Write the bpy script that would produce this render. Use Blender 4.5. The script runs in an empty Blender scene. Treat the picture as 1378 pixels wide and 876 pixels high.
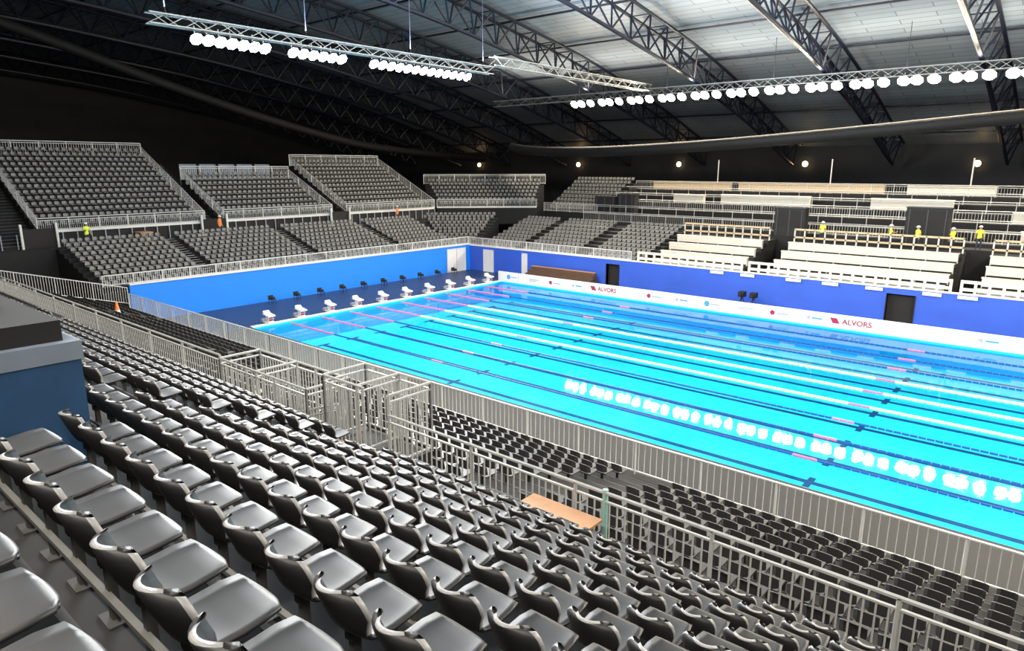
import bpy, math, random
import numpy as np
from mathutils import Vector, Matrix
random.seed(4)
sc = bpy.context.scene
try:
    sc.view_settings.view_transform = 'Standard'
    sc.view_settings.look = 'None'
except Exception: pass

# ---------------------------------------------------------------- materials
def mat(name, col, rough=.5, metal=0.0, var=0.0, scale=3.0, bump=0.0, emis=None, es=0, alpha=1.0):
    m = bpy.data.materials.new(name); m.use_nodes = True
    nt = m.node_tree; b = nt.nodes['Principled BSDF']
    b.inputs['Base Color'].default_value = (*col, 1)
    b.inputs['Roughness'].default_value = rough
    b.inputs['Metallic'].default_value = metal
    if alpha < 1: b.inputs['Alpha'].default_value = alpha
    if emis:
        b.inputs['Emission Color'].default_value = (*emis, 1)
        b.inputs['Emission Strength'].default_value = es
    if var > 0 or bump > 0:
        tc = nt.nodes.new('ShaderNodeTexCoord'); n = nt.nodes.new('ShaderNodeTexNoise')
        n.inputs['Scale'].default_value = scale; n.inputs['Detail'].default_value = 4
        nt.links.new(tc.outputs['Object'], n.inputs['Vector'])
        if var > 0:
            mx = nt.nodes.new('ShaderNodeMix'); mx.data_type = 'RGBA'
            mx.inputs[6].default_value = (*[c*(1-var) for c in col], 1)
            mx.inputs[7].default_value = (*[min(1, c*(1+var)) for c in col], 1)
            nt.links.new(n.outputs['Fac'], mx.inputs[0]); nt.links.new(mx.outputs[2], b.inputs['Base Color'])
        if bump > 0:
            bp = nt.nodes.new('ShaderNodeBump'); bp.inputs['Strength'].default_value = bump
            nt.links.new(n.outputs['Fac'], bp.inputs['Height']); nt.links.new(bp.outputs['Normal'], b.inputs['Normal'])
    return m

M = {}
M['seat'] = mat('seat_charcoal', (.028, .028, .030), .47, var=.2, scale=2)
M['seatfar'] = mat('seat_grey_lit', (.19, .19, .185), .5, var=.3, scale=1)  # paler than the near seats: lit seat tops put into the colour
M['black'] = mat('black', (.006, .006, .007), .7)
M['step'] = mat('stand_dark', (.008, .008, .009), .8, var=.4, scale=4)
M['nose'] = mat('step_nosing', (.35, .34, .32), .6)
M['nosed'] = mat('step_nosing_dark', (.04, .04, .04), .6)
M['bar'] = mat('seat_bar', (.10, .10, .095), .6)
M['steel'] = mat('galvanised_steel', (.46, .47, .46), .42, .15, var=.15, scale=8)
M['alu'] = mat('aluminium_white', (.66, .67, .66), .45, .1)
M['blue'] = mat('blue_wall', (.026, .090, .52), .55, var=.12, scale=.6)
M['blue2'] = mat('blue_wall_bright', (.005, .20, .78), .5, var=.08, scale=.6)
M['navy'] = mat('navy_deck', (.009, .028, .095), .5, var=.25, scale=1.2)
M['navybox'] = mat('navy_paint', (.014, .060, .15), .6, var=.35, scale=2.5)
M['cap'] = mat('grey_cap', (.17, .21, .27), .6, var=.2, scale=3)
M['white'] = mat('white_paint', (.66, .66, .65), .5)
M['cream'] = mat('cream_desk', (.56, .54, .49), .5, var=.04)
M['wood'] = mat('pale_timber', (.52, .40, .26), .6, var=.15, scale=5)
M['brown'] = mat('brown_bench', (.10, .055, .035), .6, var=.2)
M['ply'] = mat('plywood', (.44, .23, .11), .55, var=.2, scale=6)
M['truss'] = mat('truss_navy', (.016, .021, .040), .4)
M['tube'] = mat('black_duct', (.004, .004, .005), .75)
M['red'] = mat('float_red', (.62, .15, .28), .4)
M['yellow'] = mat('float_yellow', (.80, .68, .30), .4)
M['bluef'] = mat('float_blue', (.01, .06, .26), .4)
M['teal'] = mat('teal_post', (.28, .50, .45), .5)
M['orange'] = mat('orange', (.9, .22, .03), .5)
M['maroon'] = mat('maroon_print', (.30, .015, .06), .5)
M['greytxt'] = mat('grey_print', (.30, .33, .40), .5)
M['bluetxt'] = mat('blue_print', (.05, .25, .65), .5)
M['wallgrey'] = mat('dark_cladding', (.045, .048, .055), .8, var=.3, scale=.3)
M['glass'] = mat('frosted_panel', (.75, .82, .88), .25, alpha=.32)
M['lamp'] = mat('lamp_glow', (1, 1, 1), .5, emis=(1, .90, .74), es=330)
M['lamp2'] = mat('lamp_glow_dimmed', (1, 1, 1), .5, emis=(1, .90, .76), es=125)
M['lampfar'] = mat('lamp_glow_warm', (1, 1, 1), .5, emis=(1, .86, .65), es=250)
M['lampw'] = mat('lamp_warm', (1, 1, 1), .5, emis=(1, .62, .28), es=14)
M['skin'] = mat('skin', (.42, .24, .16), .6)
M['vesty'] = mat('hi_vis_yellow', (.65, .85, .05), .6)
M['vesto'] = mat('hi_vis_orange', (.95, .22, .03), .6)
M['trouser'] = mat('dark_trousers', (.03, .04, .07), .8)
M['hat'] = mat('hard_hat', (.85, .85, .82), .35)

# ---------------------------------------------------------------- mesh builder
class MB:
    def __init__(s): s.v = []; s.f = []; s.m = []; s.mats = []
    def mi(s, key):
        if key not in s.mats: s.mats.append(key)
        return s.mats.index(key)
    def add(s, vs, fs, key):
        o = len(s.v); s.v.extend(vs); k = s.mi(key)
        for f in fs: s.f.append([i+o for i in f]); s.m.append(k)
    def box(s, x0, x1, y0, y1, z0, z1, key):
        s.add([(x0,y0,z0),(x1,y0,z0),(x1,y1,z0),(x0,y1,z0),(x0,y0,z1),(x1,y0,z1),(x1,y1,z1),(x0,y1,z1)],
              [(0,3,2,1),(4,5,6,7),(0,1,5,4),(1,2,6,5),(2,3,7,6),(3,0,4,7)], key)
    def obox(s, o, a, b, l0, l1, d0, d1, z0, z1, key):
        P = lambda l, d, z: (o[0]+a[0]*l+b[0]*d, o[1]+a[1]*l+b[1]*d, z)
        s.add([P(l0,d0,z0),P(l1,d0,z0),P(l1,d1,z0),P(l0,d1,z0),P(l0,d0,z1),P(l1,d0,z1),P(l1,d1,z1),P(l0,d1,z1)],
              [(0,3,2,1),(4,5,6,7),(0,1,5,4),(1,2,6,5),(2,3,7,6),(3,0,4,7)], key)
    def tube(s, p0, p1, r, key, n=6):
        p0 = Vector(p0); p1 = Vector(p1); d = (p1-p0)
        if d.length < 1e-6: return
        d.normalize(); up = Vector((0,0,1)) if abs(d.z) < .95 else Vector((1,0,0))
        u = d.cross(up).normalized(); w = d.cross(u)
        vs = []
        for p in (p0, p1):
            for i in range(n):
                a = 2*math.pi*(i+.5)/n
                vs.append(tuple(p+u*math.cos(a)*r+w*math.sin(a)*r))
        fs = [(i, (i+1)%n, n+(i+1)%n, n+i) for i in range(n)] + [tuple(range(n-1,-1,-1)), tuple(range(n, 2*n))]
        s.add(vs, fs, key)
    def make(s, name, smooth=False, parent=None):
        me = bpy.data.meshes.new(name); me.from_pydata(s.v, [], s.f)
        for k in s.mats: me.materials.append(M[k])
        me.polygons.foreach_set('material_index', s.m)
        if smooth: me.polygons.foreach_set('use_smooth', [True]*len(s.f))
        me.update()
        ob = bpy.data.objects.new(name, me); sc.collection.objects.link(ob)
        if parent: ob.parent = parent
        return ob

def railing(mb, p0, p1, h=1.1, gap=.125, post=2.0, pr=.03, r=.012, key='steel', second=True, picket=True):
    p0 = Vector(p0); p1 = Vector(p1); d = p1-p0; L = Vector((d.x, d.y, 0)).length
    Z = Vector((0,0,1))
    mb.tube(p0+Z*h, p1+Z*h, pr, key, 6)
    top2 = h-.16 if second else h
    if second: mb.tube(p0+Z*top2, p1+Z*top2, pr*.75, key, 5)
    mb.tube(p0+Z*.1, p1+Z*.1, pr*.75, key, 5)
    n = max(1, round(L/post))
    for i in range(n+1):
        p = p0+d*(i/n); mb.tube(p, p+Z*h, pr, key, 6)
    if picket:
        n = max(1, int(L/gap))
        for i in range(1, n):
            p = p0+d*(i/n)
            mb.tube(p+Z*.1, p+Z*top2, r, key, 4)

# ---------------------------------------------------------------- seats
def near_seat():
    prof = [(.262,.395,.10),(.262,.418,.125),(.247,.434,.165),(.21,.440,.198),(.12,.436,.216),(.02,.425,.218),(-.08,.420,.212),(-.145,.430,.20),
            (-.185,.465,.19),(-.212,.52,.195),(-.235,.58,.21),(-.258,.64,.215),(-.275,.69,.205),(-.285,.725,.175),(-.29,.74,.12)]
    nu = 9; top = []; bot = []
    for j, (y, z, w) in enumerate(prof):
        back = min(1, max(0, (j-6)/4))
        for i in range(nu):
            u = -1+2*i/(nu-1)
            yy = y+back*.095*abs(u)**2.2; zz = z+(1-back)*.020*abs(u)**3 - back*.015*abs(u)**3
            if j <= 2: yy -= .025*abs(u)**3
            top.append((u*w, yy, zz))
            ob = (0, 0, -.022) if j < 7 else (0, -.030, -.006)
            bot.append((u*w*.99, yy+ob[1], zz+ob[2]))
    nv = len(prof); v = top+bot; o = nu*nv; f = []; mi = []
    for j in range(nv-1):
        for i in range(nu-1):
            a = j*nu+i
            f.append((a, a+1, a+nu+1, a+nu)); f.append((o+a, o+a+nu, o+a+nu+1, o+a+1)); mi += [0, 0]
    for j in range(nv-1):
        k = 2 if j >= 8 else 0
        a = j*nu; f.append((a, a+nu, o+a+nu, o+a)); a = j*nu+nu-1; f.append((a, o+a, o+a+nu, a+nu)); mi += [k, k]
    for i in range(nu-1):
        f.append((i, o+i, o+i+1, i+1)); a = (nv-1)*nu+i; f.append((a, a+1, o+a+1, o+a)); mi += [0, 2]
    def bx(x0,x1,y0,y1,z0,z1,m):
        k = len(v); v.extend([(x0,y0,z0),(x1,y0,z0),(x1,y1,z0),(x0,y1,z0),(x0,y0,z1),(x1,y0,z1),(x1,y1,z1),(x0,y1,z1)])
        for q in [(0,3,2,1),(4,5,6,7),(0,1,5,4),(1,2,6,5),(2,3,7,6),(3,0,4,7)]: f.append(tuple(k+t for t in q)); mi.append(m)
    bx(-.03,.03,-.16,.10,.34,.41,1); bx(-.025,.025,-.14,-.09,0,.36,1); bx(-.09,.09,-.18,-.05,0,.012,1)
    return np.array(v), np.array(f), np.array(mi)
def far_seat():
    v = []; f = []; mi = []
    def bx(x0,x1,y0,y1,z0,z1,m=0):
        k = len(v); v.extend([(x0,y0,z0),(x1,y0,z0),(x1,y1,z0),(x0,y1,z0),(x0,y0,z1),(x1,y0,z1),(x1,y1,z1),(x0,y1,z1)])
        for q in [(0,3,2,1),(4,5,6,7),(0,1,5,4),(1,2,6,5),(2,3,7,6),(3,0,4,7)]: f.append(tuple(k+t for t in q)); mi.append(m)
    bx(-.18,.18,-.18,.23,.40,.435)
    bx(-.03,.03,-.14,-.08,0,.40,1)
    k = len(v); xs = [-.19,-.12,.12,.19]; ys = [-.13,-.21,-.21,-.13]; zt = [.66,.72,.72,.66]
    for dy in (0, -.03):
        for i in range(4): v.append((xs[i], ys[i]+dy, .48))
        for i in range(4): v.append((xs[i], ys[i]+dy-.03, zt[i]))
    for i in range(3):
        f.append((k+i, k+4+i, k+5+i, k+1+i)); f.append((k+8+i, k+9+i, k+13+i, k+12+i))
        f.append((k+4+i, k+12+i, k+13+i, k+5+i)); mi += [0,0,0]
    f.append((k, k+8, k+12, k+4)); f.append((k+3, k+7, k+15, k+11)); mi += [0,0]
    return np.array(v), np.array(f), np.array(mi)
NS = near_seat(); FS = far_seat()
def replicate(name, base, pos, ang, keys, smooth):
    bv, bf, bm = base; pos = np.array(pos); n = len(pos)
    if n == 0: return
    ang = np.array(ang); c = np.cos(ang)[:,None]; s = np.sin(ang)[:,None]
    X = bv[None,:,0]*c-bv[None,:,1]*s+pos[:,0:1]; Y = bv[None,:,0]*s+bv[None,:,1]*c+pos[:,1:2]; Z = bv[None,:,2]+pos[:,2:3]
    V = np.stack([X,Y,Z], -1).reshape(-1,3)
    F = (bf[None]+(np.arange(n)*len(bv))[:,None,None]).reshape(-1,4)
    me = bpy.data.meshes.new(name); me.vertices.add(len(V)); me.vertices.foreach_set('co', V.ravel())
    me.loops.add(F.size); me.loops.foreach_set('vertex_index', F.ravel().astype(np.int32))
    me.polygons.add(len(F)); me.polygons.foreach_set('loop_start', np.arange(0, F.size, 4, dtype=np.int32))
    for k in keys: me.materials.append(M[k])
    me.polygons.foreach_set('material_index', np.tile(bm, n).astype(np.int32))
    me.polygons.foreach_set('use_smooth', np.tile((bm != 1) & smooth, n))
    me.update(calc_edges=True); me.validate()
    ob = bpy.data.objects.new(name, me); sc.collection.objects.link(ob); return ob

farpos = []; farang = []
def section(mb, o, a, b, L, n, pitch, rise, z0, flare=0.0, gaps=(), seats=True, spacing=.52, base=0.0, skip=.0):
    ang = math.atan2(-b[1], -b[0])-math.pi/2
    for k in range(n):
        e = flare*k*pitch; z = z0+rise*k
        mb.obox(o, a, b, -e, L+e, k*pitch, (k+1)*pitch+(.02 if k < n-1 else 0), base, z, 'step')
        if seats:
            m = int((L+2*e-.2)/spacing); st = -e+(L+2*e-(m-1)*spacing)/2
            for i in range(m):
                l = st+i*spacing
                if any(g0 <= l <= g1 for g0, g1 in gaps) or random.random() < skip: continue
                d = k*pitch+pitch*.62
                farpos.append((o[0]+a[0]*l+b[0]*d, o[1]+a[1]*l+b[1]*d, z)); farang.append(ang)

# ================================================================= POOL
PX, PY, PS = 1.0, -1.65, 1.006
def PYf(y): return PY+y*PS
pool = bpy.data.objects.new('swimming_pool', None); sc.collection.objects.link(pool)
pool.location = (PX, PY, 0); pool.scale = (1, PS, 1)
D = 1.5
poolm = mat('pool_tile', (.004, .44, .80), .4)
nt = poolm.node_tree; b = nt.nodes['Principled BSDF']
tc = nt.nodes.new('ShaderNodeTexCoord'); br = nt.nodes.new('ShaderNodeTexBrick')
br.offset = 0; br.inputs['Scale'].default_value = 1; br.inputs['Brick Width'].default_value = .5; br.inputs['Row Height'].default_value = .5
br.inputs['Mortar Size'].default_value = .006
br.inputs['Color1'].default_value = (.014, .56, .90, 1); br.inputs['Color2'].default_value = (.018, .59, .92, 1); br.inputs['Mortar'].default_value = (.005, .46, .84, 1)
nt.links.new(tc.outputs['Object'], br.inputs['Vector']); nt.links.new(br.outputs['Color'], b.inputs['Base Color'])
M['pool'] = poolm
M['lane'] = mat('lane_marking', (.0, .03, .13), .5)
mb = MB()
mb.box(-.2, 50.2, -.2, 25.2, -D-.2, -D, 'pool')
mb.box(-.2, 0, -.2, 25.2, -D, .12, 'pool'); mb.box(50, 50.2, -.2, 25.2, -D, .12, 'pool')
mb.box(0, 50, -.2, 0, -D, .01, 'pool'); mb.box(0, 50, 25, 25.2, -D, .12, 'pool')
for k in range(10):
    y = 1.25+2.5*k
    mb.box(2, 48, y-.15, y+.15, -D, -D+.012, 'lane')
    for x in (2, 48): mb.box(x-.13, x+.13, y-.5, y+.5, -D, -D+.014, 'lane')
    for xx in (15, 35): mb.box(xx-.13, xx+.13, y-.5, y+.5, -D, -D+.014, 'lane')
mb.make('pool_basin', parent=pool)
mb = MB()
mb.box(-.55, -.2, -.2, 25.3, .02, .18, 'white'); mb.box(50.2, 50.55, -.2, 25.3, .02, .18, 'white')
mb.box(-.2, 50.2, 25.2, 25.3, .02, .18, 'white')
mb.make('coping', parent=pool)
wm = bpy.data.materials.new('water'); wm.use_nodes = True; nt = wm.node_tree
for n in list(nt.nodes):
    if n.type != 'OUTPUT_MATERIAL': nt.nodes.remove(n)
out = [n for n in nt.nodes if n.type == 'OUTPUT_MATERIAL'][0]
tr = nt.nodes.new('ShaderNodeBsdfTransparent'); tr.inputs[0].default_value = (.80, .985, 1, 1)
gl = nt.nodes.new('ShaderNodeBsdfGlossy'); gl.inputs['Roughness'].default_value = .03
fr = nt.nodes.new('ShaderNodeFresnel'); fr.inputs[0].default_value = 1.21
mx = nt.nodes.new('ShaderNodeMixShader'); bp = nt.nodes.new('ShaderNodeBump')
n1 = nt.nodes.new('ShaderNodeTexNoise'); n1.inputs['Scale'].default_value = 1.1; n1.inputs['Detail'].default_value = 2
tc = nt.nodes.new('ShaderNodeTexCoord'); bp.inputs['Strength'].default_value = .05; bp.inputs['Distance'].default_value = .05
nt.links.new(tc.outputs['Object'], n1.inputs['Vector']); nt.links.new(n1.outputs['Fac'], bp.inputs['Height'])
nt.links.new(bp.outputs[0], gl.inputs['Normal']); nt.links.new(bp.outputs[0], fr.inputs['Normal'])
nt.links.new(fr.outputs[0], mx.inputs[0]); nt.links.new(tr.outputs[0], mx.inputs[1]); nt.links.new(gl.outputs[0], mx.inputs[2])
nt.links.new(mx.outputs[0], out.inputs[0]); M['water'] = wm
mb = MB(); mb.add([(0,0,0),(50,0,0),(50,25,0),(0,25,0)], [(0,1,2,3)], 'water'); mb.make('water_surface', parent=pool)

mb = MB()
for k in range(1, 10):
    y = PYf(2.5*k); x = .15
    while x < 49.8:
        col = 'yellow' if k in (4, 5, 6) else 'bluef'
        if x < 5 or x > 45: col = 'red'
        if abs(x-15) < .45 or abs(x-35) < .45: col = 'red'
        mb.tube((PX+x, y, .02), (PX+x+.27, y, .02), .07 if col == 'yellow' else (.06 if col == 'red' else .05), col, 6); x += .30
mb.make('lane_rope')

YF = 27.4   # far wall
mb = MB()
mb.box(-7, PX-.55, -6.5, YF, -.3, .1, 'navy'); mb.box(PX+50.55, 62, -6.5, YF, -.3, .1, 'navy')
mb.box(PX-.55, PX+50.55, PYf(25.3), YF, -.3, .1, 'navy')
mb.box(PX-.55, PX+50.55, -6.5, PYf(-.2), -.3, .1, 'black')
mb.make('floor')
mb = MB(); mb.box(-100, 115, -62, 90, -2.2, -2.0, 'black'); mb.make('ground_slab')

def block_mesh():
    mb = MB()
    mb.box(-.45, .25, -.30, .30, 0, .06, 'white')
    mb.box(-.25, .10, -.18, .18, .06, .50, 'white')
    mb.add([(-.50,-.27,.56),(.28,-.27,.46),(.28,.27,.46),(-.50,.27,.56),(-.50,-.27,.64),(.28,-.27,.54),(.28,.27,.54),(-.50,.27,.64)],
           [(0,3,2,1),(4,5,6,7),(0,1,5,4),(1,2,6,5),(2,3,7,6),(3,0,4,7)], 'white')
    mb.add([(-.50,-.22,.64),(-.25,-.22,.62),(-.25,.22,.62),(-.50,.22,.64),(-.52,-.22,.80),(-.48,-.22,.80),(-.48,.22,.80),(-.52,.22,.80)],
           [(0,3,2,1),(4,5,6,7),(0,1,5,4),(1,2,6,5),(2,3,7,6),(3,0,4,7)], 'alu')
    mb.tube((.15,-.22,.30),(.15,.22,.30),.02,'steel'); mb.box(.10,.13,-.14,.14,.15,.40,'maroon')
    mb.box(-.75,-.45,-.28,.28,.0,.22,'greytxt')
    return mb
BS, B0 = .975, -1.0
bo = block_mesh().make('starting_block'); bo.location = (PX-.45, PYf(1.25), .18)
for k in range(1, 10):
    o = bpy.data.objects.new('starting_block', bo.data); sc.collection.objects.link(o); o.location = (PX-.45, PYf(1.25+2.5*k), .18)
mb = MB()
mb.box(-.22,.22,-.22,.22,.40,.45,'black'); mb.box(-.24,-.20,-.22,.22,.45,.72,'black')
for sx in(-.18,.18):
    for sy in(-.18,.18): mb.tube((sx,sy,0),(sx,sy,.42),.02,'black')
mb.tube((.1,0,.46),(.1,0,.62),.18,'black',10)
co = mb.make('lane_chair'); co.location = (-5.6, 3.4, .1)
for k in range(1, 10):
    o = bpy.data.objects.new('lane_chair', co.data); sc.collection.objects.link(o); o.location = (-5.6, 3.4+2.25*k, .1)

# sponsor boards
BY = 23.95
brd = bpy.data.objects.new('advertising_board', None); sc.collection.objects.link(brd); brd.location = (0.6, BY-25.9, 0)
mb = MB(); mb.box(-.5, 60, 25.9, 26.0, .1, 1.0, 'white')
for i in range(24):
    mb.box(-.5+2.5*i-.01, -.5+2.5*i+.01, 25.88, 25.9, .1, 1.0, 'greytxt')
for i in range(24):
    x = .8+2.5*i
    if i in (4, 5, 12, 13, 14, 20, 21, 22): continue
    k = i % 4
    if k == 0: mb.tube((x,25.895,.55),(x,25.905,.55),.22,'bluetxt',14); mb.box(x+.3,x+1.0,25.89,25.9,.5,.6,'greytxt')
    elif k == 1: mb.box(x,x+1.1,25.89,25.9,.55,.63,'greytxt'); mb.box(x,x+.8,25.89,25.9,.42,.48,'greytxt')
    elif k == 2: mb.tube((x,25.895,.55),(x,25.905,.55),.2,'maroon',5); mb.box(x+.3,x+1.1,25.89,25.9,.48,.58,'greytxt')
    else: mb.tube((x,25.895,.55),(x,25.905,.55),.2,'greytxt',3); mb.box(x+.25,x+.9,25.89,25.9,.5,.6,'bluetxt')
LX = (11.0, 30.6, 50.0)
for x in LX:
    mb.add([(x-.70,25.89,.38),(x-.25,25.89,.38),(x-.45,25.89,.75),(x-.9,25.89,.75)],[(0,1,2,3)],'maroon')
mb.make('board_panels', parent=brd)
for x in LX:
    cu = bpy.data.curves.new('board_lettering', 'FONT'); cu.body = 'ALVORS'; cu.size = .50; cu.extrude = .004; cu.offset = .008
    cu.materials.append(M['maroon']); t = bpy.data.objects.new('board_lettering', cu); sc.collection.objects.link(t)
    t.location = (x-.1, 25.885, .40); t.rotation_euler = (math.pi/2, 0, 0); t.parent = brd

# ================================================================= WALLS round the pool
mb = MB()
mb.box(-7.3, -7, -6.4, YF, 0, 2.75, 'blue2')
mb.box(-7.35, -6.95, -6.4, YF, 2.75, 2.85, 'white')
mb.make('wall_left')
mb = MB()
doors = [(10.1, 11.4), (32.9, 34.6), (55, 57)]
xs = -7.3
for d0, d1 in doors:
    mb.box(xs, d0, YF, YF+.3, 0, 2.65, 'blue'); mb.box(d0, d1, YF, YF+.3, 2.25, 2.65, 'blue'); mb.box(d0, d1, YF+1.7, YF+1.8, 0, 2.3, 'black')
    mb.box(d0-.05, d0, YF-.05, YF+.3, 0, 2.25, 'black'); mb.box(d1, d1+.05, YF-.05, YF+.3, 0, 2.25, 'black'); xs = d1
mb.box(xs, 62, YF, YF+.3, 0, 2.65, 'blue')
mb.box(-7.3, 62, YF-.04, YF+.34, 2.65, 2.72, 'white')
for x in (20, 22.5, 26, 28.6, 31.5, 35, 37, 40.5, 43, 47):
    mb.box(x, x+1.1, YF-.10, YF-.04, 2.38, 2.6, 'white')
mb.box(33.0, 33.05, YF+.8, YF+.85, .1, 2.1, 'alu'); mb.box(33.5, 34.4, YF+1.2, YF+1.3, 1.0, 1.6, 'cap')
mb.make('wall_far')
def door(name, x0, x1, y0, y1, z0, z1, face):
    mb = MB()
    mb.box(x0, x1, y0, y1, z0, z1, 'white')
    if face == 'x':
        mb.box(x1, x1+.02, y0, y0+.08, z0, z1+.05, 'alu'); mb.box(x1, x1+.02, y1-.08, y1, z0, z1+.05, 'alu'); mb.box(x1, x1+.02, y0, y1, z1-.08, z1, 'alu')
        mb.box(x1, x1+.02, (y0+y1)/2-.02, (y0+y1)/2+.02, z0, z1, 'greytxt'); mb.box(x1+.02, x1+.06, (y0+y1)/2+.08, (y0+y1)/2+.2, 1.1, 1.15, 'steel')
    else:
        mb.box(x0, x0+.08, y0-.02, y0, z0, z1, 'alu'); mb.box(x1-.08, x1, y0-.02, y0, z0, z1, 'alu'); mb.box(x0, x1, y0-.02, y0, z1-.08, z1, 'alu')
        mb.box(x1-.25, x1-.13, y0-.06, y0-.02, 1.1, 1.15, 'steel')
    mb.make(name)
door('door_1', -6.99, -6.93, 24.0, 26.7, .1, 2.5, 'x')
door('door_2', -5.0, -3.6, YF-.08, YF-.01, .1, 2.4, 'y')
door('door_3', .2, .9, YF-.08, YF-.01, .1, 2.4, 'y')

mb = MB()
for i in range(4):
    mb.box(1.6+.1*i, 9.4-.05*i, 25.7+.35*i, 27.1, .1+.32*i, .1+.32*(i+1)-.05, 'brown')
    mb.box(1.6+.1*i, 9.4-.05*i, 25.67+.35*i, 26.0+.35*i, .1+.32*(i+1)-.05, .1+.32*(i+1), 'ply' if i == 3 else 'brown')
mb.make('bleacher_bench')
for x in (23.2, 24.1):
    mb = MB(); mb.box(-.22,.22,-.3,.3,.9,1.3,'black'); mb.tube((0,-.3,1.1),(0,-.5,1.1),.12,'black',10)
    for a in range(3):
        mb.tube((0,0,.95),(.4*math.cos(a*2.1),.4*math.sin(a*2.1),0),.03,'black')
    o = mb.make('camera_tripod'); o.location = (x, 26.2, .1)

# ================================================================= LEFT STAND
mb = MB(); A = (0, 1); B = (-1, 0)
section(mb, (-7.3, -8), A, B, 35, 10, .85, .27, 2.3, gaps=[(7.5, 8.6), (17.5, 18.6), (27, 28.1)])
mb.box(-17.3, -15.8, -22, 34, 0, 4.75, 'step')
mb.make('grandstand')
rb = MB()
railing(rb, (-7.15, -8, 2.8), (-7.15, YF, 2.8), .75, .15, 2.0, .035, .014, 'alu', False)
mb = MB()
for y in (-.0, 10.0, 19.5):
    for k in range(20):
        z = 2.3+.135*k-.1
        mb.box(-7.3-.425*k-.42, -7.3-.425*k, y-.5, y+.55, z-.3, z+.10, 'step'); mb.box(-7.3-.425*k-.05, -7.3-.425*k+.01, y-.5, y+.55, z+.08, z+.11, 'nose')
def upper(y0, y1, n, skip=0.):
    m2 = MB()
    section(m2, (-17.3, y0), A, B, y1-y0, n, .85, .44, 6.0, skip=skip, base=4.0)
    m2.make('grandstand')
    railing(rb, (-17.2, y0, 6.0), (-17.2, y1, 6.0), .95, .14, 2, .035, .014, 'alu', True)
    xt = -17.3-.85*n; zt = 6.0+.44*(n-1)
    railing(rb, (xt, y0, zt), (xt, y1, zt), 1.25, .2, 2, .04, .016, 'alu', True)
    rb.box(-17.32, -17.22, y0, y1, 5.85, 6.05, 'alu')
    for yy in (y0+.05, y1-.05):
        railing(rb, (-17.3, yy, 6.0), (xt, yy, zt), 1.0, .2, 2, .03, .014, 'alu', False)
upper(-8.6, 4.2, 14); upper(5.9, 17.6, 9); upper(19.4, 32.0, 12); upper(-24, -11.5, 10)
for y0, y1, n in ((4.2, 5.9, 14), (17.6, 19.4, 12), (-11.5, -8.6, 12)):
    for k in range(n*2):
        z = 5.0+.22*k
        mb.box(-17.3-.425*(k+1), -17.3-.425*k, y0, y1, 3, z, 'step'); mb.box(-17.3-.425*k-.06, -17.3-.425*k, y0, y1, z-.03, z+.01, 'nose')
mb.box(-32, -17.6, 32.0, 33.2, 0, 5.8, 'step')
mb.box(-30.5, -25.0, 5.9, 17.6, 3, 8.6, 'step')
for i in range(5):
    mb.box(-26.5, -26.4, 6.5+2*i, 8.2+2*i, 8.9, 11.0, 'cap')
for i in range(56):
    y = -22+i
    mb.box(-17.26, -17.2, y, y+.07, 4.75, 5.85, 'greytxt')
for y in (-9.6, 3.9, 17.4):
    mb.box(-17.2, -17.05, y-.1, y+2.1, 4.75, 6.2, 'black'); mb.box(-17.1, -16.9, y-.2, y-.05, 4.75, 6.6, 'alu'); mb.box(-17.1, -16.9, y+2.1, y+2.25, 4.75, 6.6, 'alu')
mb.make('stand_stairs')
mb = MB(); mb.box(-.6,.6,-.5,.5,.7,.78,'ply'); mb.box(-.55,.55,-.45,.45,0,.1,'ply')
for sx in(-.5,.5):
    for sy in(-.4,.4): mb.box(sx-.04,sx+.04,sy-.04,sy+.04,.1,.7,'wood')
o = mb.make('timber_table'); o.location = (-16.4, -1.4, 4.75)

s2 = math.sqrt(.5)
mb = MB()
section(mb, (-17.3, 32.5), (s2, s2), (-s2, s2), 12.0, 7, .85, .42, 6.0, flare=.3, base=4.0)
mb.make('grandstand')
e = .3*7*.85
o = (-17.3, 32.5)
def CP(l, d, z): return (o[0]+s2*l-s2*d, o[1]+s2*l+s2*d, z)
railing(rb, CP(0,0,6), CP(12.0,0,6), .95, .14, 2, .035, .014, 'alu')
railing(rb, CP(-e,6.0,8.6), CP(12.0+e,6.0,8.6), 1.2, .2, 2, .04, .016, 'alu')
rb.tube(CP(0,0,6.0), CP(12.0,0,6.0), .09, 'alu')
mb = MB()
section(mb, (-9.8, 26.4), (s2, s2), (-s2, s2), 3.2, 10, .85, .27, 2.35, flare=.40)
mb.make('grandstand')
mb = MB()
section(mb, (-6.5, YF+.35), (1, 0), (0, 1), 19.8, 10, .85, .27, 2.2, gaps=[(5,6),(12.5,13.6)])
mb.box(-8, 62, 36.2, 38.2, 0, 4.7, 'step')
mb.make('grandstand')
mb = MB()
section(mb, (-7.6, 41.0), (1, 0), (0, 1), 7.4, 9, .85, .40, 5.6, flare=.1, base=3)
mb.make('grandstand')
railing(rb, (-7.3, YF+.15, 2.7), (12.5, YF+.15, 2.7), .8, .15, 2, .035, .014, 'alu', False)
railing(rb, (-7.6, 40.9, 5.6), (0, 40.9, 5.6), 1.0, .15, 2, .03, .014, 'alu')

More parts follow.
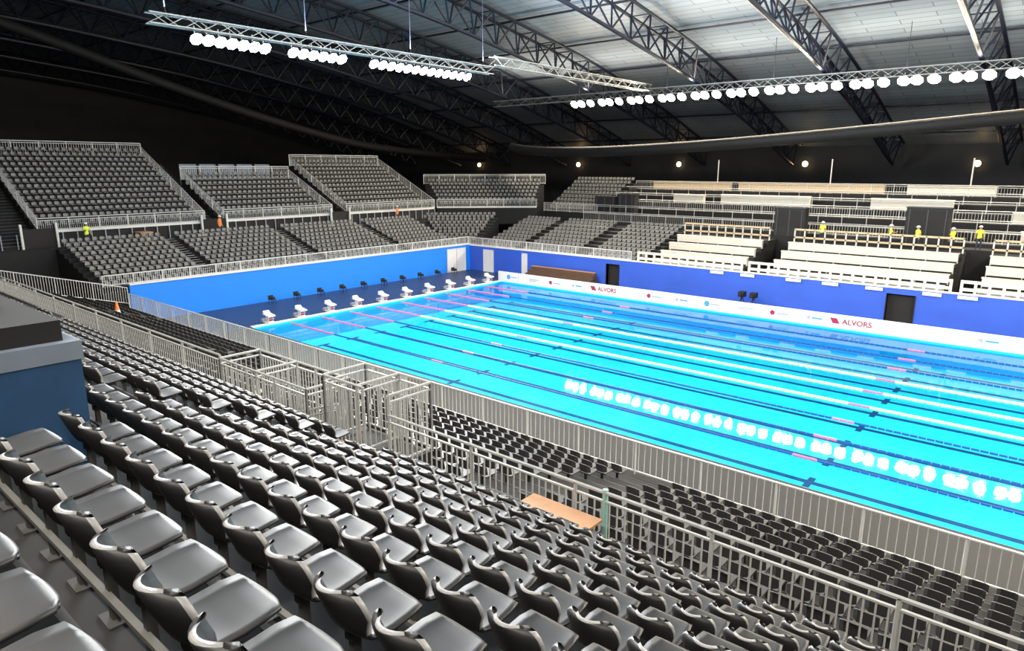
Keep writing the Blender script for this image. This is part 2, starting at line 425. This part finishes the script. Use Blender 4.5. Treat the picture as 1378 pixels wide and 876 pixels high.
TY = YF+.7
def tribune(x0, x1):
    mb = MB()
    for k in range(4):
        y = TY+1.5*k; z = 2.25+.58*k
        mb.box(x0, x1, y, y+1.52, 0, z, 'step')
        mb.box(x0+.1, x1-.1, y+.32, y+.38, z+.12, z+.66, 'cream')
        mb.box(x0+.05, x1-.05, y+.30, y+.66, z+.66, z+.72, 'cream')
        n = int((x1-x0)/1.8)
        for i in range(n+1):
            xx = x0+.1+(x1-x0-.25)*i/n; mb.box(xx, xx+.05, y+.38, y+.64, z, z+.66, 'cream')
        mb.box(x0+.1, x1-.1, y+1.1, y+1.35, z+.38, z+.42, 'seat')
        for i in range(n):
            xx = x0+.5+(x1-x0-1)*i/n; mb.box(xx, xx+.06, y+1.15, y+1.25, z, z+.4, 'black')
    y = TY+1.5*4; z = 2.25+.58*4
    mb.box(x0, x1, y, 37, 0, z, 'step')
    for zz in (.35, 1.0): mb.box(x0, x1, y+.3, y+.36, z+zz, z+zz+.14, 'wood')
    n = int((x1-x0)/.8)
    for i in range(n+1):
        xx = x0+(x1-x0-.1)*i/n; mb.box(xx, xx+.1, y+.3, y+.4, z, z+1.1, 'cream')
    mb.make('press_desk_tribune')
tribune(14.0, 22.0); tribune(24.0, 36.1); tribune(37.8, 50)
mb = MB()
for x0, x1 in ((13.0, 22.4), (22.9, 36.5), (37.0, 50), (50, 60)):
    for zz in (.45, .95): mb.box(x0, x1, YF+.36, YF+.42, 2.4+zz, 2.4+zz+.2, 'cream')
    n = int((x1-x0)/.75)
    for i in range(n+1):
        xx = x0+(x1-x0-.1)*i/n; mb.box(xx, xx+.16, YF+.33, YF+.47, 2.3, 3.55, 'cream')
mb.box(13, 60, YF+.3, TY+.02, 0, 2.3, 'step')
mb.make('timber_balustrade')
mb = MB()
for k in range(6):
    mb.box(0, 62, 38.2+2.2*k, 38.2+2.2*(k+1), 0, 5.0+.62*k, 'step')
    railing(rb, (0, 38.25+2.2*k, 5.0+.62*k), (62, 38.25+2.2*k, 5.0+.62*k), 1.0, .22, 2, .03, .014, 'steel', True, picket=(k in (0, 2, 5)))
mb.make('grandstand')
def desk(x0, x1, k, key='cream', h=.85, dd=.6):
    mb = MB(); y = 38.9+2.2*k; z = 5.0+.62*k
    mb.box(x0, x1, y, y+.05, z+.05, z+h, key); mb.box(x0-.05, x1+.05, y-.03, y+dd, z+h, z+h+.06, key)
    n = max(1, int((x1-x0)/1.6))
    for i in range(n+1):
        xx = x0+(x1-x0-.05)*i/n; mb.box(xx, xx+.05, y+.05, y+dd-.02, z, z+h, key)
    mb.make('press_desk')
desk(7, 10.5, 3); desk(12.5, 21.5, 3, h=1.0); desk(27, 33.5, 3, h=1.0); desk(38, 40, 2); desk(46, 58, 3)
desk(2, 11.5, 5, 'wood'); desk(12.5, 27, 5, 'wood'); desk(29, 36, 5, 'cream'); desk(38, 58, 5, 'teal')
desk(39, 44, 0, h=.95); desk(46, 50, 0)
mb = MB()
for x0, x1, y, z, h in ((-.5, 2.2, 41.1, 5.6, 1.9), (2.6, 4.6, 41.1, 5.6, 2.2), (21.3, 23.9, 37.1, 4.7, 2.5), (31.6, 34.6, 37.1, 4.7, 2.9), (41, 44, 47.7, 7.5, 1.5)):
    mb.box(x0, x1, y, y+1.0, z, z+h, 'black'); mb.box(x0-.05, x1+.05, y-.05, y+1.05, z+h, z+h+.06, 'wallgrey')
    mb.box(x0+.2, x1-.2, y-.02, y, z+.9, z+h-.2, 'step')
    for q in range(3): mb.box(x0+.2+q*(x1-x0-.5)/2, x0+.28+q*(x1-x0-.5)/2, y-.04, y-.02, z+.1, z+h-.1, 'wallgrey')
mb.make('commentary_booth')
for x, y in ((10, 50), (22, 50), (34, 50), (46, 50)):
    rb.tube((x, y, 8), (x, y, 11.5), .06, 'steel')
rb.make('safety_railing')

# ================================================================= NEAR STAND
mb = MB()
VX0, VX1 = 24.4, 32.0; VY = -14.3
npos = []; nang = []
lowpos = []; lowang = []
for k in range(9):
    y1 = -6.9-.87*k; z = 1.1+.30*k
    segs = [(-7, 62)]
    if k >= 8: segs = [(-7, VX0), (VX1, 62)]
    for s0, s1 in segs:
        mb.box(s0, s1, y1-.89, y1, 0, z, 'step'); mb.box(s0, s1, y1-.03, y1+.01, z-.03, z+.006, 'nosed')
        x = s0+.5
        while x < s1:
            if not any(a <= x <= c for a, c in ((33.4, 34.6), (14, 15.2), (50, 51.2), (0, 1.1))):
                lowpos.append((x, y1-.55, z)); lowang.append(0)
            x += .52
mb.box(-7, 62, -6.9, -6.45, 0, 1.1, 'step')
R2 = -15.55; WZ = 4.15
mb.box(-7, VX0, -17.2, R2+.1, 0, WZ, 'step'); mb.box(VX1, 62, -17.2, R2+.1, 0, WZ, 'step')
mb.box(-7, VX0, R2+.1, -14.7, 0, 3.5, 'step'); mb.box(VX1, 62, R2+.1, -14.7, 0, 3.5, 'step')
mb.box(VX0, VX1, -17.2, -13.9, 0, 1.9, 'black')
mb.box(VX0, VX1, -17.2, R2-.25, 0, WZ, 'step')
mb.box(29.5, VX1, -16.2, VY-.02, 1.9, WZ, 'black')
mb.make('grandstand')
CX, CY, CZ = 43.2, -24.5, 10.7
mb = MB(); bars = MB()
BX0, BX1 = 33.3, 35.95
KMAX = 9
for k in range(-6, KMAX+1):
    yb = CY+.93+.85*(k-1); z = CZ-1.68-.45*(k-1)-.75
    y0 = yb-.20; y1 = y0+.87
    mb.box(-7, 62, y0-.0, y1, 0, z, 'step')
    mb.box(-7, 62, y1-.04, y1+.005, z-.04, z+.004, 'nosed')
    x = -6.6
    while x < 61.5:
        ok = not (31.7 <= x <= 33.3 or 13.7 <= x <= 15.1 or 50 <= x <= 51.2)
        if k <= 1 and BX0-6 <= x <= BX1+.3+(.9 if k<1 else 1.1): ok = False
        if k == 2 and BX0-.3 <= x <= BX1+.2: ok = False
        if k < 0 and x < 45 : ok = ok and k <= -2
        if k in(-1,0) and abs(x-CX)<.9: ok=False
        if ok:
            if x > 12: npos.append((x, yb+.27, z)); nang.append(random.uniform(-.03, .03))
            else: lowpos.append((x, yb+.27, z)); lowang.append(0)
        x += .50
mb.make('grandstand')
for k in range(0, KMAX+1):
    yb = CY+.93+.85*(k-1); z = CZ-1.68-.45*(k-1)-.75
    bars.box(16, 31.6, yb+.10, yb+.14, z+.16, z+.19, 'bar'); bars.box(36.6 if k < 3 else 33.4, 62, yb+.10, yb+.14, z+.16, z+.19, 'bar')
bars.make('seat_support_rail')
M['rim'] = mat('seat_rim_lit', (.30, .30, .30), .4)  # pale grey puts lamp light on the back edges into the colour
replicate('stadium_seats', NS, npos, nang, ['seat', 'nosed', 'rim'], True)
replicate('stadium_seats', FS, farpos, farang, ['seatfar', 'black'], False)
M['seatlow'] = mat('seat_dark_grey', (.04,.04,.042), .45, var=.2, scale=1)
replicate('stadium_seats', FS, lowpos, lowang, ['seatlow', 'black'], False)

mb = MB()
zt = 9.15
mb.box(BX0-4, BX1, CY-3.5, CY+2.1, 4, zt-.24, 'navybox')
mb.box(BX0-4, BX1+.02, CY-3.5, CY+2.12, zt-.24, zt-.06, 'cap')
mb.box(BX0-4, BX1-.1, CY-3.5, CY+2.0, zt-.06, zt+.14, 'black')
mb.box(BX0-4.2, BX1-1.3, CY-3.5, CY+1.7, zt+.14, zt+.40, 'navybox')
mb.make('vomitory_wall')

rb = MB()
railing(rb, (-7, -6.55, 1.1), (62, -6.55, 1.1), 1.1, .21, 2.2, .035, .014, 'alu', False)
railing(rb, (-7.1, -6.55, 1.4), (-7.1, -15, 3.8), 1.2, .15, 2, .03, .015, 'alu', False)
for s0, s1 in ((-7, VX0), (VX1, 62)):
    railing(rb, (s0, R2, WZ), (s1, R2, WZ), 1.25, .15, 2.4, .036, .016, 'steel', True)
za, zb_ = WZ, 3.4
TX = 29.6
for a, b2 in (((TX,R2),(TX,VY)), ((VX1,R2),(VX1,VY)), ((TX,VY),(VX1,VY)), ((TX,R2),(VX1-.9,R2)), ((TX+1.3,R2),(TX+1.3,VY))):
    railing(rb, (*a, za), (*b2, za), 1.70, .14, 1.3, .038, .018, 'steel', True)
for a, b2 in (((VX0,R2),(VX0,VY)), ((VX0,VY),(TX-.8,VY)), ((VX0,R2),(TX-.8,R2)), ((VX0+2.0,R2),(VX0+2.0,VY)), ((TX-.8,R2),(TX-.8,VY))):
    railing(rb, (*a, zb_), (*b2, zb_), 1.9, .14, 1.3, .038, .018, 'steel', True)
railing(rb, (TX,-15.2,3.9), (VX0+.3,-15.2,2.2), 1.1, .14, 1.5, .03, .015, 'steel', True)
rb.tube((37.6, R2+.02, WZ-.1), (37.6, R2+.02, WZ+1.3), .05, 'teal', 8)
rb.make('safety_railing')
mb = MB()
for i in range(13):
    x = -6.5+2.2*i; mb.box(x+.06, x+2.1, -6.50, -6.48, 1.2, 2.15, 'glass')
mb.make('barrier_panels')
mb = MB()
for i in range(13): mb.box(VX0+4.6-.3*i, VX0+4.9-.3*i, -15.3, -14.4, 1.2, 4.0-.16*i, 'step')
mb.make('vomitory_stairs')
def plat(x, y, z, sx_, sy_, h):
    mb = MB(); mb.box(-sx_,sx_,-sy_,sy_,h-.04,h,'ply')
    for sx in(-sx_+.12,sx_-.12):
        for sy in(-sy_+.1,sy_-.1): mb.box(sx-.03,sx+.03,sy-.03,sy+.03,0,h-.04,'wood')
    o = mb.make('plywood_table'); o.location = (x, y, z)
plat(37.0, -16.15, WZ, .72, .36, .9); plat(30.9, -16.1, WZ, .5, .3, .35)
mb = MB()
n = 14
for (r0, z0, r1, z1, key) in ((.17,.03,.12,.25,'orange'),(.12,.25,.085,.42,'white'),(.085,.42,.03,.72,'orange')):
    vs = [(r0*math.cos(6.283*i/n), r0*math.sin(6.283*i/n), z0) for i in range(n)]+[(r1*math.cos(6.283*i/n), r1*math.sin(6.283*i/n), z1) for i in range(n)]
    mb.add(vs, [(i,(i+1)%n,n+(i+1)%n,n+i) for i in range(n)]+([tuple(range(n,2*n))] if z1>.7 else []), key)
mb.box(-.2,.2,-.2,.2,0,.03,'orange')
o = mb.make('traffic_cone'); o.scale = (1.5,1.5,1.5); o.location=(.55, -9.95, 2.0)

# ================================================================= ROOF
YP = [-62, -30, 0, 24, 48, 66, 86]; ZP = [23, 27, 26.5, 24.2, 20.3, 16, 10]
def zb(y):
    return float(np.interp(y, YP, ZP)*.5+np.interp(y-5, YP, ZP)*.25+np.interp(y+5, YP, ZP)*.25)
ceilm = bpy.data.materials.new('ceiling_panels'); ceilm.use_nodes = True; nt = ceilm.node_tree; b = nt.nodes['Principled BSDF']
tc = nt.nodes.new('ShaderNodeTexCoord'); br = nt.nodes.new('ShaderNodeTexBrick')
br.offset = .5; br.inputs['Scale'].default_value = 1; br.inputs['Brick Width'].default_value = 6; br.inputs['Row Height'].default_value = 1.0
br.inputs['Mortar Size'].default_value = .05; br.inputs['Color1'].default_value = (.45,.52,.58,1); br.inputs['Color2'].default_value = (.40,.47,.53,1); br.inputs['Mortar'].default_value = (.20,.24,.28,1)
nt.links.new(tc.outputs['Object'], br.inputs['Vector']); nt.links.new(br.outputs['Color'], b.inputs['Base Color']); b.inputs['Roughness'].default_value = .5
M['ceil'] = ceilm
mb = MB(); ys = list(range(-62, 88, 4)); ys[-1] = 86
for a, c in zip(ys[:-1], ys[1:]):
    mb.add([(-100, a, zb(a)+3.4), (112, a, zb(a)+3.4), (112, c, zb(c)+3.4), (-100, c, zb(c)+3.4)], [(0,1,2,3)], 'ceil')
mb.make('ceiling')
for X in (98, 85, 72, 59, 46, 33.5, 20.5, 7, -7, -21, -35, -49, -63, -77, -91):
    mb = MB(); y = -60.; st = 3.4; prev = None
    while y < 86:
        pb = Vector((X, y, zb(y))); t1 = Vector((X-1.1, y, zb(y)+2.8)); t2 = Vector((X+1.1, y, zb(y)+2.8))
        if prev is not None:
            mb.tube(prev[0], pb, .20, 'truss', 6); mb.tube(prev[1], t1, .18, 'truss', 6); mb.tube(prev[2], t2, .18, 'truss', 6)
            pm1 = (prev[1]+t1)/2; pm2 = (prev[2]+t2)/2
            for pm in (pm1, pm2): mb.tube(prev[0], pm, .095, 'truss', 5); mb.tube(pm, pb, .095, 'truss', 5)
            mb.tube(pm1, pm2, .07, 'truss', 4)
        prev = (pb, t1, t2); y += st
    mb.make('roof_truss')
mb = MB()
for y in range(-56, 86, 9): mb.tube((-100, y, zb(y)+3.1), (112, y, zb(y)+3.1), .11, 'truss', 5)
mb.make('roof_purlins')
mb = MB(); mb.box(-100, 112, 86, 86.4, -2, 16, 'wallgrey'); mb.make('wall_back')
mb = MB(); mb.box(-100.4, -100, -62, 86, -2, 32, 'wallgrey'); mb.make('wall_end')
mb = MB(); mb.box(112, 112.4, -62, 86, -2, 32, 'wallgrey'); mb.make('wall_right')
mb = MB(); mb.box(-100, 112, -62.4, -62, -2, 28, 'wallgrey'); mb.make('wall_near')

def duct(name, pts, r):
    cu = bpy.data.curves.new(name, 'CURVE'); cu.dimensions = '3D'; cu.bevel_depth = r; cu.bevel_resolution = 3; cu.use_fill_caps = True
    sp = cu.splines.new('NURBS'); sp.points.add(len(pts)-1)
    for i, p in enumerate(pts): sp.points[i].co = (*p, 1)
    sp.use_endpoint_u = True; sp.order_u = 3; cu.materials.append(M['tube'])
    o = bpy.data.objects.new(name, cu); sc.collection.objects.link(o)
duct('ventilation_duct', [(-15.4,44,13.2),(-13.5,44,12.7),(-3.3,44,12.4),(10.2,44,12.8),(23.8,44,13.6),(37.3,44,14.6),(53,44,15.6),(82,44,17)], .6)
duct('ventilation_duct', [(-35,-40,29),(-35,-20,27),(-35,-4,23.6),(-35,12,18.6),(-35,28.7,14.7),(-35,40,13.0),(-35,60,12)], .5)

def rig(p0, p1, s=.35):
    mb = MB(); p0 = Vector(p0); p1 = Vector(p1); d = p1-p0; L = d.length; d.normalize(); u = d.cross(Vector((0,0,1)))*s; w = Vector((0,0,s))
    cs = [(u+w), (u-w), (-u-w), (-u+w)]
    for c in cs: mb.tube(p0+c, p1+c, .05, 'steel', 5)
    n = int(L/1.0)
    for i in range(n):
        a = p0+d*(L*i/n); b2 = p0+d*(L*(i+1)/n)
        for j in range(4):
            c0, c1 = cs[j], cs[(j+1)%4]
            if i % 2: c0, c1 = c1, c0
            mb.tube(a+c0, b2+c1, .025, 'steel', 4)
    return mb
def lamps(mb, pts, face, r=.40, key='lamp'):
    f = Vector(face).normalized(); u = f.cross(Vector((0,0,1))).normalized(); w = u.cross(f)
    for p in pts:
        p = Vector(p); n = 8
        ring = [p+u*math.cos(6.2832*(i+.5)/n)*r+w*math.sin(6.2832*(i+.5)/n)*r for i in range(n)]
        mb.add([tuple(q) for q in ring], [tuple(range(n))], key)
        q0 = [q-f*.01+(q-p)*.12 for q in ring]; q1 = [p+(q-p)*.5-f*.35 for q in ring]
        mb.add([tuple(q) for q in q0+q1], [(i, (i+1)%n, n+(i+1)%n, n+i) for i in range(n)]+[tuple(range(n, 2*n))], 'truss')
        mb.tube(p-f*.3, p-f*.3+Vector((0,0,.55)), .04, 'steel', 5)
H = 18.3
mb = rig((-22, 48.3, H+.8), (75, 48.3, H+.8))
lamps(mb, [(-8.8+1.35*i+(.3 if i % 3 == 0 else 0), 48, H) for i in range(58)], (0, -1, -.9), .5, 'lampfar')
for x in range(-20, 76, 12): mb.tube((x, 48.3, H+1), (x, 48.3, 23.4), .03, 'truss', 4)
mb.make('floodlight_rig')
HL = 17.9
mb = rig((2, -7, HL+.8), (2, 21, HL+.8), .28)
pts = [(2.1, -4.4+.72*i, HL) for i in range(7)]+[(2.1, 1.9+.75*i, HL) for i in range(6)]+[(2.1, 8.4+.8*i, HL) for i in range(13)]
lamps(mb, pts, (1, 0, -.9), .36)
for y in (-6, 3, 12, 20): mb.tube((2, y, HL+1), (2, y, 27), .03, 'truss', 4)
mb.make('floodlight_rig')
mb = rig((50, -7, HL+.8), (50, 28, HL+.8), .28)  # unseen row mirroring the start-end rig, added to brighten the pool's right part
lamps(mb, [(49.9, -6+1.2*i, HL) for i in range(28)], (-1, 0, -.9), .36)
mb.make('floodlight_rig')
mb = rig((2, -27, H+1.2), (75, -27, H+1.2))
lamps(mb, [(4+1.5*i, -27, H+.5) for i in range(46)], (0, .9, -1), .4, 'lamp2')
mb.make('floodlight_rig')
mb = rig((8, -8, H+1.8), (75, -8, H+1.8))
lamps(mb, [(16+1.6*i, -8, H+1.1) for i in range(32)], (0, 1, -.75))  # unseen lamps added over the near poolside to brighten the water
mb.make('floodlight_rig')
mb = rig((2, 21.1, H+1.2), (2, 47.7, H+1.2)); mb.make('lighting_truss')
def add_ceiling_fill(x0, x1, y0, y1, z, P, col, tilt=0):  # added area lights without fixtures, standing in for lamp spill on the ceiling
    l = bpy.data.lights.new('ceiling_fill', 'AREA'); l.shape = 'RECTANGLE'; l.size = max(.4, x1-x0); l.size_y = max(.4, y1-y0); l.energy = P; l.color = col
    o = bpy.data.objects.new('ceiling_fill', l); sc.collection.objects.link(o); o.location = ((x0+x1)/2, (y0+y1)/2, z); o.rotation_euler = (0, math.pi+tilt, 0)
add_ceiling_fill(-20, 74, 48.3, 48.3, H+1.4, 3500, (1, .88, .72))
add_ceiling_fill(2, 2, -7, 21, HL+1.5, 36000, (.9, .95, 1), math.radians(50))
add_ceiling_fill(4, 74, -27, -27, H+1.8, 5000, (.9, .95, 1))
mb = MB()
for x in (-60, -34, -13, 8, 30, 52):
    mb.box(x-.3, x+.3, 85.5, 86, 10.9, 11.5, 'steel'); mb.tube((x, 85.5, 11.2), (x, 85.4, 11.2), .42, 'lampw', 10)
mb.make('wall_lamp')

# ================================================================= PEOPLE
def person_mesh(vest, armpose=0):
    j = {'pel': (0,0,.95,.14), 'spine': (0,0,1.15,.13), 'chest': (0,.0,1.36,.155), 'neck': (0,.0,1.50,.06), 'head': (0,.02,1.62,.095), 'crown': (0,.01,1.72,.075), 'nose': (0,.12,1.615,.02)}
    E = [('pel','spine'),('spine','chest'),('chest','neck'),('neck','head'),('head','crown'),('head','nose')]
    for s, n in ((-1,'l'),(1,'r')):
        j['sh'+n] = (s*.19,0,1.42,.065)
        if armpose and s > 0: j['el'+n] = (s*.27,.12,1.16,.048); j['wr'+n] = (s*.22,.36,1.22,.035)
        else: j['el'+n] = (s*.26,-.02,1.13,.048); j['wr'+n] = (s*.27,.06,.89,.034)
        j['hip'+n] = (s*.10,0,.90,.10); j['kn'+n] = (s*.12,.02+.05*s,.50,.07); j['an'+n] = (s*.13,-.02+.05*s,.09,.045); j['to'+n] = (s*.15,.15+.05*s,.045,.04)
        E += [('chest','sh'+n),('sh'+n,'el'+n),('el'+n,'wr'+n),('pel','hip'+n),('hip'+n,'kn'+n),('kn'+n,'an'+n),('an'+n,'to'+n)]
        w = Vector(j['wr'+n][:3]); dr = (w-Vector(j['el'+n][:3])).normalized(); pm = w+dr*.08
        j['pa'+n] = (*pm, .028); E.append(('wr'+n, 'pa'+n))
    keys = list(j); me = bpy.data.meshes.new('p'); me.from_pydata([j[k][:3] for k in keys], [(keys.index(a), keys.index(c)) for a, c in E], [])
    ob = bpy.data.objects.new('p', me); sc.collection.objects.link(ob)
    md = ob.modifiers.new('s', 'SKIN')
    for i, k in enumerate(keys):
        me.skin_vertices[0].data[i].radius = (j[k][3], j[k][3]*(.75 if k in ('chest','spine','pel') else 1)); me.skin_vertices[0].data[i].use_root = (k == 'pel')
    ob.modifiers.new('u', 'SUBSURF').levels = 1
    dg = bpy.context.evaluated_depsgraph_get(); ev = ob.evaluated_get(dg); m2 = bpy.data.meshes.new_from_object(ev)
    bpy.data.objects.remove(ob)
    mb = MB(); vs = [tuple(v.co) for v in m2.vertices]
    groups = {}
    for p in m2.polygons:
        c = p.center
        if c.z > 1.50: k = 'skin'
        elif abs(c.x) > .215 and c.z < 1.25: k = 'skin'
        elif c.z > .88: k = vest
        elif c.z > .10: k = 'trouser'
        else: k = 'black'
        groups.setdefault(k, []).append(tuple(p.vertices))
    mb.v = list(vs)
    for k, fs in groups.items():
        i = mb.mi(k)
        for f in fs: mb.f.append(list(f)); mb.m.append(i)
    for s, n in ((-1,'l'),(1,'r')):
        pm = Vector(j['pa'+n][:3]); w = Vector(j['wr'+n][:3]); dr = (pm-w).normalized(); side = Vector((0,1,0)) if abs(dr.y) < .7 else Vector((1,0,0))
        for q, ln in ((-.022,.06),(-.008,.075),(.008,.07),(.022,.055)):
            a = pm+side*q; m_ = a+dr*ln*.6; mb.tube(a, m_, .009, 'skin', 5); mb.tube(m_, m_+(dr+Vector((-s*.5,0,0))).normalized()*ln*.5, .008, 'skin', 5)
        a = w+dr*.03+side*.025; mb.tube(a, a+(dr+side).normalized()*.06, .01, 'skin', 5)
    for s in (-1, 1): mb.box(s*.035-.012, s*.035+.012, .10, .115, 1.64, 1.655, 'black')
    mb.box(-.025, .025, .105, .115, 1.565, 1.573, 'maroon')
    n = 12; rings = [(.125,1.68),(.12,1.73),(.09,1.78),(.04,1.805)]
    vv = [(r*math.cos(6.2832*i/n), .01+r*1.1*math.sin(6.2832*i/n), z) for r, z in rings for i in range(n)]
    mb.add(vv, [(a*n+i, a*n+(i+1)%n, (a+1)*n+(i+1)%n, (a+1)*n+i) for a in range(3) for i in range(n)]+[tuple(3*n+i for i in range(n))], 'hat')
    mb.box(-.09,.09,.10,.19,1.675,1.69,'hat')
    return mb.make('worker', smooth=True)
protos = [person_mesh('vesty', 0), person_mesh('vesty', 1), person_mesh('vesto', 0)]
spots = [(0,(26.0,35.2,4.57),3.0),(1,(31.0,35.4,4.57),-1.2),(0,(32.9,35.3,4.57),2.4),(1,(35.2,35.2,4.57),1.0),(0,(36.7,36.6,4.7),3.3),
         (1,(-16.4,-5.6,4.75),-1.4),(2,(-16.2,5.0,4.75),-1.0),(2,(-16.3,25.5,4.75),2.0)]
used = set()
for t, loc, rz in spots:
    if t in used:
        o = bpy.data.objects.new('worker', protos[t].data); sc.collection.objects.link(o)
    else: o = protos[t]; used.add(t)
    o.location = loc; o.rotation_euler = (0, 0, rz)

w = bpy.data.worlds.new('world'); sc.world = w; w.use_nodes = True
w.node_tree.nodes['Background'].inputs[0].default_value = (.05, .055, .065, 1); w.node_tree.nodes['Background'].inputs[1].default_value = .5
cam = bpy.data.cameras.new('camera'); cam.lens = 915/1378*36; cam.sensor_width = 36; cam.clip_end = 500; cam.clip_start = .05
co = bpy.data.objects.new('camera', cam); sc.collection.objects.link(co)
co.location = (CX, CY, CZ); co.rotation_euler = (math.radians(76.9), 0, math.radians(40.5)); sc.camera = co
